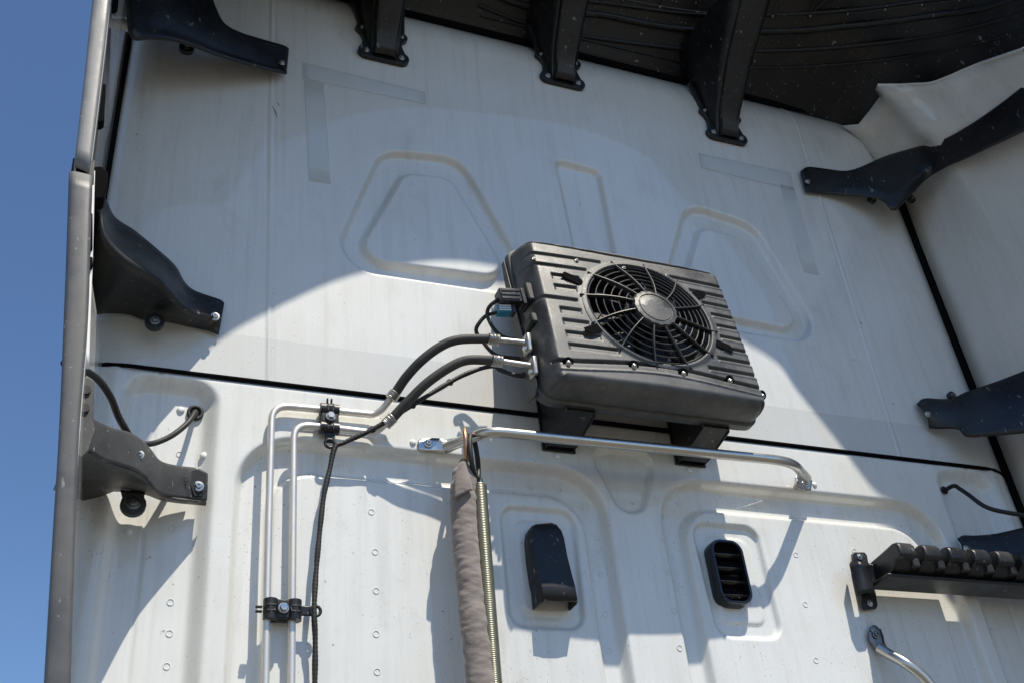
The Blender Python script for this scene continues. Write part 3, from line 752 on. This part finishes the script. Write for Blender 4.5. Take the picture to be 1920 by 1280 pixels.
# guard: rings on a shallow dome, spokes, hub cap
def dome(r): return 0.010+0.026*(1-min(1, r/FR)**2)
for r in (.064, .080, .096, .112, .128, .143):
    tube('guard_ring', circ(r, dome(r)-.006, 64), 0.0016, 'grille', shroud, 6, True)
for k in range(12):
    a = math.radians(12+30*k); d_ = np.array([math.cos(a), math.sin(a)]); pth = []
    for i in range(8):
        r = .040+(FR+.014-.040)*i/7; tw = .16*(i/7)
        pth.append((FC[0]+r*math.cos(a+tw), FC[1]+r*math.sin(a+tw), dome(min(r, FR))))
    A = [C(x, y, n+.001) for x, y, n in pth]; B = [C(x, y, n-.016+.004*(i/7)) for i, (x, y, n) in enumerate(pth)]
    loft('guard_spoke', A, B, 'grille', shroud, 10, 3, None, 0.0028, sm=False)
hubp = []
seg = 96
def scal(r, k, amp): return r+amp*math.cos(2*math.pi*k/seg*16)
def hl(r, n, amp): return [C(FC[0]+scal(r, k, amp)*math.cos(2*math.pi*k/seg), FC[1]+scal(r, k, amp)*math.sin(2*math.pi*k/seg), n) for k in range(seg)]
ringsweep('hub_cap', [hl(.052, .012, .0012), hl(.0515, .032, .0012), hl(.049, .036, .001), hl(.041, .0375, 0), hl(.0400, .0355, 0), hl(.0385, .0355, 0), hl(.037, .037, 0), hl(.02, .0378, 0), hl(.004, .038, 0)], 'housing', shroud, True)
# four mounting feet of the guard
for (px, py) in ((1080, 507), (1112, 628), (1346, 660), (1300, 546)):
    u, v = FU(px, py); a = math.atan2(v-FC[1], u-FC[0]); r = math.hypot(u-FC[0], v-FC[1])
    e1 = V((math.cos(a), math.sin(a))); e2 = V((-math.sin(a), math.cos(a))); c = V((FC[0], FC[1]))
    hh = float(hface(np.array([[u]]), np.array([[v]]))[0, 0])
    r = max(r, FR+.020)
    pts = [c+e1*(r-.024)+e2*.005, c+e1*(r-.016)+e2*.012, c+e1*(r+.014)+e2*.012, c+e1*(r+.025)+e2*.003, c+e1*(r+.022)-e2*.009, c+e1*(r-.016)-e2*.011, c+e1*(r-.024)-e2*.005]
    plate('guard_foot', [C(p.x, p.y, max(hh, .007)) for p in pts], .002, 'matte', shroud, CN, .0008)
# edge screws
def face_h(u, v): return float(hface(np.array([[u]]), np.array([[v]]))[0, 0])
for (px, py) in ((1047, 711), (1167, 716), (1258, 730), (1348, 739), (1437, 768)):
    u, v = FU(px, py); u = max(-HU+.015, min(HU-.012, u)); v = max(-HV+.012, v); n_ = face_h(u, v)
    lathe('screw_well', [(.0112, -.004), (.0112, .0012), (.0105, .0016)], 'matte', cu, C(u, v, n_+.001), (CN+V((0, 0, -.35))).normalized(), 18)
    bolt('screw', C(u, v-.003, n_+.0022), .0058, 'bolt', 'cap', cu, (CN+V((0, 0, -.35))).normalized())
for (px, py) in ((988, 452), (1095, 461), (1183, 477), (1265, 491)):
    u, v = FU(px, py); u = max(-HU+.02, min(HU-.012, u)); v = min(HV-.012, v); n_ = face_h(u, v)
    bolt('screw', C(u, v, n_+.001), .005, 'bolt', 'cap', cu, (CN+V((0, 0, .6))).normalized())
# dark openings in the left flank where the plugs enter
for (u, v, n_, su, sv) in ((-HU-.001, .045, -.045, .02, .055), (-HU-.001, -.03, -.05, .02, .03)):
    box('cable_opening', C(u+.006, v, n_), (su, .045, sv), 'deep', cu, Matrix.Rotation(-T_, 3, 'X'), .006)
# side plate with pipe block
sp = [C(-HU-.006, y, n) for y, n in ((.19, -.105), (.19, -.090), (.06, -.082), (-.05, -.075), (-.12, -.060), (-.19, -.060), (-.215, -.075), (-.215, -.112), (.0, -.112))]
plate('side_plate', sp, .003, 'grey_plastic', cu, (-1, 0, 0), .0008)
# two arms carrying the unit
for sx, lab in ((-.158, 'left'), (.158, 'right')):
    b_ = thing('mounting_bracket', 'black %s-hand arm under the condenser, behind the steel rail' % lab, 'bracket', 'arms carrying the condenser')
    for off in (-.034, .030):
        x = sx+off
        pts = [(x, -.004, ZJ-.088), (x, -.03, ZJ-.088), (x, -.125, ZJ-.070), (x, -.130, ZJ-.050), (x, -.10, ZJ+.05), (x, -.004, ZJ+.02)]
        plate('web', pts, .003, 'plastic', b_, (1, 0, 0), .0008)
    pts = [(sx-.038, -.001, ZJ-.091), (sx+.038, -.001, ZJ-.091), (sx+.038, -.001, ZJ+.035), (sx-.038, -.001, ZJ+.035)]
    plate('foot', pts, .005, 'plastic', b_, (0, -1, 0), .001)
    plate('top_flange', [(sx-.032, -.02, ZJ-.0885), (sx+.031, -.02, ZJ-.0885), (sx+.031, -.128, ZJ-.066), (sx-.032, -.128, ZJ-.066)], .003, 'plastic', b_, (0, 0.2, 1), .0008)
    bolt('bolt', (sx-.004, -.001, ZJ-.100), .0075, 'plug', 'dome', b_)
plate('cross_strut', [C(-HU+.02, -HV+.004, -.113), C(HU-.02, -HV+.004, -.113), C(HU-.02, -HV+.030, -.113), C(-HU+.02, -HV+.030, -.113)], .004, 'plastic', cu, (0, 1, 0))

# ================================================================== plugs and wires at the unit's left flank
def connector(label, px, s, size, m, tail):
    k = thing('cable_plug', label, 'plug', 'plugs on the condenser flank')
    c = W(*px, s); R_ = Matrix.Rotation(math.radians(-8), 3, 'Y')
    box('plug_body', c, size, m, k, R_, .002)
    for dz in (-.3, 0, .3): box('latch_rib', c+V((-size[0]*.05, -size[1]*.5, dz*size[2])), (size[0]*.8, .003, size[2]*.14), 'grille' if m != 'blue' else 'plug', k, R_, .0006)
    box('lock_tab', c+V((size[0]*.5, -.004, 0)), (.008, size[1]*.9, size[2]*1.15), 'grille', k, R_, .001)
    tube('wire', smooth_path([W(*q[:2], q[2]) for q in tail], 8), .0042, 'rubber', k, 8)
connector('black multi-pin plug on the left flank of the condenser', (955, 560), .135, (.052, .030, .034), 'plastic',
          [(937, 560, .135), (918, 575, .12), (914, 592, .11), (925, 615, .11), (945, 632, .11), (985, 640, .10)])
connector('small blue plug below the black one on the condenser flank', (945, 583), .125, (.034, .022, .018), 'blue',
          [(935, 586, .125), (912, 592, .10), (897, 608, .09), (893, 622, .08), (905, 640, .07), (930, 665, .07), (975, 672, .09)])

# ================================================================== refrigerant lines
def line(label, pipe, hose, fit, r_p, r_h):
    t_ = thing('refrigerant_line', label, 'refrigerant line', 'refrigerant lines from the condenser')
    P = fillet([W(*q[:2], q[2]) for q in pipe], 0.035, 8)
    tube('metal_pipe', P, r_p, 'alu', t_, 16)
    for f_ in (0.30, 0.52):
        i = int(len(P)*f_); 
    H = smooth_path([W(*q[:2], q[2]) for q in hose], 12); tube('hose', H, r_h, 'hose', t_, 16)
    def ferrule(a, b):
        a, b = np.array(a), np.array(b); n = 26
        pts = [a+(b-a)*i/(n-1) for i in range(n)]
        rad = [r_h*(1.12+.16*math.sin(i/(n-1)*math.pi*7)**2) if 0 < i < n-1 else r_h*.9 for i in range(n)]
        link('ferrule', tube_mesh(pts, rad, 14), 'fitting', t_, autosmooth=50)
    ferrule(H[0], W(*hose_ext0[:2], hose_ext0[2])); ferrule(H[-1], W(*fit[0][:2], fit[0][2]))
    F = [W(*q[:2], q[2]) for q in fit]; tube('end_pipe', F, r_p*.95, 'fitting', t_, 14)
    e = F[-1]
    box('flange_block', e+V((.004, 0, -.004)), (.012, .028, .046), 'fitting', t_, None, .004)
    bolt('bolt', e+V((-.004, -.006, -.020)), .006, 'bolt', 'hex', t_, (-1, -.1, 0))
    return t_
hose_ext0 = (732, 748, .040)
line('upper refrigerant line, the one whose pipe bends down farther left',
     [(497, 1300, .0145), (503, 1000, .0145), (510, 759, .0145), (600, 767, .0145), (700, 777, .0145), (716, 768, .024), (733, 746, .040)],
     [(742, 735, .047), (762, 706, .066), (790, 676, .088), (825, 650, .106), (860, 637, .118), (915, 635, .128)],
     [(937, 638, .130), (985, 643, .132)], .0068, .0098)
hose_ext0 = (722, 796, .040)
line('lower refrigerant line, the one whose pipe bends down nearer the cable',
     [(546, 1300, .0145), (549, 1000, .0145), (551, 795, .0145), (620, 801, .0145), (700, 811, .0145), (712, 804, .026), (724, 793, .040)],
     [(738, 781, .050), (765, 752, .068), (800, 718, .090), (840, 690, .108), (875, 675, .120), (922, 675, .130)],
     [(943, 678, .132), (996, 686, .136)], .0068, .0098)
# plastic clamps
def clamp(label, px, vertical):
    t_ = thing('pipe_clamp', label, 'pipe clamp', 'pipe clamps'); c = W(*px, .016)
    if vertical:   # pipes run sideways, clamp stands upright
        R_ = Matrix.Identity(3); ax = V((1, 0, 0)); up_ = V((0, 0, 1))
    else:
        ax = V((0, 0, 1)); up_ = V((-1, 0, 0))
    off = .0205
    def B(o, a, u, y, size_a, size_u, size_y, m='plastic', bev=.002, name='clamp_body'):
        p = c+ax*a+up_*u+V((0, -y, 0))
        sz = V((abs(ax.x)*size_a+abs(up_.x)*size_u, size_y, abs(ax.z)*size_a+abs(up_.z)*size_u))
        return box(name, p, sz, m, t_, None, bev)
    B(0, 0, 0, -.006, .036, .052, .012, name='base_block')
    for s in (-1, 1):
        p = c+up_*(s*off); tube('pipe_saddle', [p-ax*.018+V((0, -.002, 0)), p+ax*.018+V((0, -.002, 0))], .0125, 'plastic', t_, 20)
        for k in (-1, 1): B(0, k*.005, s*off, .013, .0025, .016, .004, 'grille', .0006, 'stiffening_rib')
        B(0, 0, s*(off+.002), .0135, .016, .0022, .004, 'grille', .0006, 'stiffening_rib')
    B(0, 0, 0, .006, .034, .022, .008, name='bridge')
    bolt('bolt', c+V((0, -.012, 0)), .0095, 'bolt', 'hex', t_)
    # strap tail with an eye, carrying the cable
    d = -1
    e = c+up_*(-.056)
    B(0, 0, -.041, .004, .018, .026, .004, name='tail')
    ringp_ = [e+ax*(.009*math.cos(a))+up_*(.009*math.sin(a))+V((0, -.006, 0)) for a in np.linspace(0, 2*math.pi, 17)[:-1]]
    tube('eye', ringp_, .003, 'plastic', t_, 8, True)
    for k in (-1, 1): B(0, k*.004, .040, .002, .0035, .012, .008, name='snap_hook')
    return t_
clamp('black plastic clamp holding the two sideways runs of the metal pipes', (617, 786), True)
clamp('black plastic clamp holding the two upright pipes near the bottom', (529, 1144), False)
# cable in a ribbed sleeve
cab_pts = [(1000, 690, .11), (975, 704, .09), (940, 694, .075), (922, 686, .07), (870, 702, .062), (800, 742, .052), (735, 783, .046), (690, 808, .035), (645, 829, .026), (628, 838, .024), (618, 880, .022), (607, 930, .020), (598, 1010, .018), (592, 1080, .018), (589, 1145, .022), (591, 1200, .018), (590, 1300, .016)]
hp = resample(smooth_path([W(*q[:2], q[2]) for q in cab_pts], 12), 420)
cbl = thing('wiring_cable', 'thin black wiring cable hanging from the clamp down to the bottom edge', 'cable')
link('cable_sleeve', tube_mesh(hp, [.0050+.00025*math.sin(i*1.9)+.0004*math.sin(i*.21) for i in range(len(hp))], 8), 'rubber', cbl)
for i in (88, 132, 176):
    tube('cable_tie', [hp[i]+np.array([.0064*math.cos(a), .002*math.cos(a), .0064*math.sin(a)]) for a in np.linspace(0, 6.28, 13)[:-1]], .0016, 'plastic', cbl, 6, True)

# ================================================================== steel rail
rl = thing('steel_rail', 'polished steel rail below the condenser with flattened bolted ends', 'rail')
SR = .112
a0 = W(800, 833, .004); a1 = W(838, 838, .008); b0 = W(1512, 905, .004)
LA = W(915, 808, SR); LB = W(1484, 864, SR)
path = fillet([W(836, 838, .010), W(868, 826, .045), LA, (LA+LB)/2, LB, b0+V((-.012, -.02, .001))], .05, 10)
pr = resample(path, 160); rad = [0.0108]*160
tube('rail_tube', pr, rad, 'steel', rl, 20)
loft('left_flat', [W(830, 822, .012), W(812, 821, .004), W(790, 822, .003), W(783, 828, .003)], [W(838, 849, .012), W(818, 848, .004), W(792, 846, .003), W(784, 840, .003)], 'steel', rl, 14, 5, None, .004)
loft('left_neck', [W(826, 821, .010), W(842, 826, .014), W(862, 818, .036)], [W(834, 850, .010), W(846, 846, .014), W(866, 836, .036)], 'steel', rl, 14, 7, lambda u, v: .009*u*math.sin(math.pi*v), .003)
loft('right_flat', [W(1492, 890, .012), W(1510, 896, .004), W(1522, 900, .003)], [W(1490, 912, .012), W(1508, 918, .004), W(1520, 918, .003)], 'steel', rl, 12, 5, None, .004)
bolt('bolt', W(803, 831, .006), .0095, 'bolt', 'cap', rl); bolt('bolt', W(1511, 905, .006), .009, 'bolt', 'cap', rl)
# hooks, padded sleeve and spring hanging from the rail
SH = .064
def hook(label, cpx, s, m, drop, wid, group='hooks on the rail'):
    c = W(*cpx, s); pts = []
    for k in range(28):
        a = 2*math.pi*k/28; pts.append((c.x+wid*math.cos(a)*.35, c.y+.026*math.cos(a), c.z+drop*math.sin(a)))
    o = tube('hook', pts, .0050, m, None, 10, True); tag(o, label, 'hook', group); return c
hook('worn copper-coloured hook on the rail holding the padded sleeve', (874, 838), SH, 'copper', .036, .03)
hook('black hook on the rail holding the bare spring', (889, 856), SH+.004, 'rubber', .048, .05)
slv = thing('padded_sleeve', 'grey-brown wrinkled fabric sleeve hanging from the rail', 'sleeve')
sp_ = resample(smooth_path([W(*q[:2], SH) for q in ((872, 862), (871, 890), (868, 930), (872, 1000), (879, 1080), (888, 1160), (897, 1230), (905, 1300))], 10), 200)
vs = []; fs = []; sg = 40
ph = rng.uniform(0, 6.28, 40)
for i in range(200):
    t = i/199; base = .0245*min(1, .42+t*9) if t < .07 else .0245
    fold = 0.0
    for k in range(sg):
        a = 2*math.pi*k/sg
        dx_, dy_ = math.cos(a), math.sin(a)
        wv = .0026*mn.noise(V((dx_*.8, dy_*.8+i*.010, i*.115+.5*dx_))) + .0010*mn.noise(V((dx_*1.5+7, dy_*1.5, i*.30+.9*dx_))) + .0012*abs(mn.noise(V((dx_*.7, 3+dy_*.7, i*.19-.8*dx_))))
        r = base*(1+.02*math.sin(i*.04)) + wv*min(1, t*8)
        p = sp_[i]; vs.append((p[0]+r*math.cos(a), p[1]+r*.85*math.sin(a), p[2]))
for i in range(199):
    for k in range(sg): fs.append((i*sg+k, i*sg+(k+1) % sg, (i+1)*sg+(k+1) % sg, (i+1)*sg+k))
fs.append(tuple(range(sg))); link('fabric_tube', mesh('fabric_tube', vs, fs), 'fabric', slv)
loft('top_flap', [W(860, 868, SH+.02), W(853, 900, SH+.024), W(851, 935, SH+.023)], [W(872, 866, SH+.022), W(882, 900, SH+.027), W(886, 918, SH+.025)], 'fabric', slv, 14, 8, lambda u, v: .006*math.sin(math.pi*v), .002)
spr = thing('coil_spring', 'bare yellow-zinc coil spring hanging close beside the fabric sleeve', 'spring')
ax0 = W(899, 908, SH+.004); ax1 = W(929, 1300, SH+.004); NT = 118
hx = []
for i in range(NT*14):
    t = i/(NT*14-1); a = 2*math.pi*NT*t; p = ax0+(ax1-ax0)*t; hx.append((p.x+.0120*math.cos(a), p.y+.0120*math.sin(a), p.z))
link('coil', tube_mesh(hx, .00180, 6), 'spring', spr)
tube('end_loop', [(ax0.x+.007*math.cos(a), ax0.y, ax0.z+.008+.010*math.sin(a)) for a in np.linspace(0, 6.28, 19)[:-1]], .0016, 'spring', spr, 6, True)

# ================================================================== vents in the lower panel
hood = thing('vent_hood', 'matt black hooded vent cover open at the bottom, below the steel rail', 'vent')
def hoodsec(px_l, px_r, d, y_in=.006):
    a = W(*px_l); b = W(*px_r); return a, b, d
secs = [((1004, 984), (1034, 982), .006), ((996, 988), (1043, 988), .010), ((990, 998), (1050, 1000), .014), ((988, 1012), (1054, 1015), .017), ((991, 1050), (1058, 1050), .022), ((997, 1090), (1065, 1090), .028), ((1001, 1108), (1069, 1110), .031), ((1004, 1138), (1072, 1140), .036)]
rows_ = []
for l, r, d in secs:
    a, b = W(*l), W(*r); ya = .012
    rows_.append([(a.x, ya, a.z), (a.x, -d*.55, a.z), (a.x+.004, -d, a.z), ((a.x*2+b.x)/3, -d*1.06, (a.z*2+b.z)/3), ((a.x+2*b.x)/3, -d*1.06, (a.z+2*b.z)/3), (b.x-.004, -d, b.z), (b.x, -d*.55, b.z), (b.x, ya, b.z)])
vs = [p for r in rows_ for p in r]; fs = [(i*8+k, i*8+k+1, (i+1)*8+k+1, (i+1)*8+k) for i in range(len(rows_)-1) for k in range(7)] + [tuple(range(8))]
solid(link('hood_shell', mesh('hood', vs, fs), 'roof', hood, autosmooth=40), .002)
e0, e1 = rows_[-1][2], rows_[-1][5]
tube('lower_lip', [rows_[-1][1], e0, e1, rows_[-1][6]], .0014, 'grey_plastic', hood, 6)
vg = thing('vent_grille', 'gloss black oblong louvred vent in the lower panel, right of the hooded one', 'vent')
gc = [W(*p) for p in ((1343, 1012), (1374, 1014), (1391, 1137), (1358, 1138))]
cxm = sum((p for p in gc), V())/4; gw, gh = .040, .072
def gl(hu, hv, r, y): return [(cxm.x+x, y, cxm.z+z) for x, z in rrect(hu, hv, r, 10)]
ringsweep('frame', [gl(gw, gh, .028, .016), gl(gw, gh, .028, -.008), gl(gw-.002, gh-.002, .026, -.013), gl(gw-.007, gh-.007, .021, -.013), gl(gw-.009, gh-.009, .019, -.008), gl(gw-.009, gh-.009, .019, .010)], 'gloss', vg)
ringsweep('backing', [gl(gw-.006, gh-.006, .022, .006), gl(.002, .002, .001, .006)], 'matte', vg, True)
for k in range(4):
    z = cxm.z+gh-.036-k*.030; vs = [(cxm.x-gw+.009, -.010, z+.004), (cxm.x+gw-.009, -.010, z+.004), (cxm.x+gw-.009, .0035, z-.006), (cxm.x-gw+.009, .0035, z-.006)]
    solid(link('louvre', mesh('louvre', vs, [(0, 1, 2, 3)]), 'gloss', vg), .002)

# ================================================================== hanger rack and grab handle on the right
rk = thing('hanger_rack', 'black rack with blunt pegs mounted on the wall at the lower right', 'rack')
pz = W(1618, 1090)
plate('mount_plate', [W(*p) for p in ((1595, 1040), (1598, 1036), (1618, 1036), (1623, 1042), (1626, 1060), (1640, 1115), (1643, 1136), (1640, 1142), (1618, 1144), (1613, 1138), (1608, 1110), (1597, 1060))], .006, 'plastic', rk)
loft('saddle', [W(1594, 1058, .012), W(1594, 1056, .03), W(1610, 1052, .045), W(1626, 1054, .045), W(1630, 1056, .02)], [W(1606, 1112, .012), W(1606, 1116, .03), W(1622, 1110, .045), W(1638, 1108, .045), W(1640, 1112, .02)], 'plastic', rk, 18, 8, None, .004, sm=False)
bolt('bolt', W(1612, 1043, .007), .0072, 'bolt', 'cap', rk); bolt('bolt', W(1631, 1130, .007), .0075, 'bolt', 'cap', rk)
x0 = W(1640, 1090).x-.032; zc = W(1640, 1088).z
box('back_bar', (x0+.31, -.028, zc), (.64, .020, .045), 'plastic', rk, None, .003)
box('base_bar', (x0+.31, -.055, zc-.026), (.64, .075, .008), 'plastic', rk, None, .003)
for k in range(9):
    xx = x0+.030+k*.068
    prof_ = ((-.026, .026), (-.070, .030), (-.108, .034), (-.120, .032), (-.127, .024), (-.128, .006), (-.122, .001), (-.110, .001), (-.100, -.008), (-.085, -.016), (-.060, -.021), (-.026, -.021))
    bevel(plate('peg', [(xx-.022, y, zc+z*1.12) for y, z in prof_], .045, 'plastic', rk, (1, 0, 0), 0), .005, 3, 45)
    box('peg_stop', (xx+.030, -.095, zc-.002), (.020, .030, .020), 'grille', rk, None, .003)
gh_ = thing('grab_handle', 'bent steel grab handle with a flattened bolted end, at the lower right', 'handle')
loft('flat_end', [W(1628, 1184, .003), W(1630, 1200, .003), W(1640, 1214, .004), W(1646, 1222, .008)], [W(1650, 1178, .003), W(1655, 1192, .003), W(1658, 1206, .004), W(1664, 1214, .008)], 'darkbolt', gh_, 12, 5, None, .005)
lathe('round_end', [(.0115, 0), (.0115, .005), (.0105, .0055)], 'darkbolt', gh_, W(1639, 1182, .001), (0, -1, 0), 20)
tube('handle_tube', smooth_path([W(1648, 1214, .008), W(1668, 1226, .024), W(1700, 1244, .05), W(1735, 1272, .06), W(1760, 1310, .06), W(1785, 1360, .06)], 10), .0112, 'steel', gh_, 18)
bolt('bolt', W(1642, 1189, .007), .0085, 'darkbolt', 'cap', gh_)

# ================================================================== cables with grommets
def grommet(label, px, r, tail, depth=0.0):
    t_ = thing('cable_grommet', label, 'cable', 'cables leaving through grommets')
    x, z = WX(*px); c = V((x, on_lower(x, z)-.001, z+ZJ))
    tube('rubber_ring', [c+V((r*math.cos(a), -.003, r*1.05*math.sin(a))) for a in np.linspace(0, 6.28, 21)[:-1]], r*.28, 'rubber', t_, 10, True)
    lathe('hole', [(r*.85, 0), (r*.85, .001)], 'deep', t_, c, (0, -1, 0), 18)
    tube('cable', smooth_path([c+V((0, .006, 0))]+[W(*q[:2], q[2]) for q in tail], 10), .0052, 'rubber', t_, 10)
grommet('black cable curving out of a rubber grommet on the left of the lower wall', (369, 763), .0125, [(366, 772, .012), (352, 792, .034), (325, 814, .052), (296, 828, .068), (272, 832, .085), (240, 832, .10)])
grommet('black cable leaving a grommet at the right picture side', (1781, 911), .008, [(1788, 910, .012), (1800, 916, .03), (1815, 926, .05), (1850, 950, .08), (1900, 962, .1), (1990, 975, .12)])
o = tube('loose_cable', smooth_path([W(*q[:2], q[2]) for q in ((120, 680, .30), (152, 690, .26), (185, 712, .22), (208, 745, .18), (222, 780, .14), (240, 812, .10), (260, 850, .07))], 10), .006, 'rubber', None, 10)
tag(o, 'loose black cable dropping behind the L3 bracket on the left', 'cable')
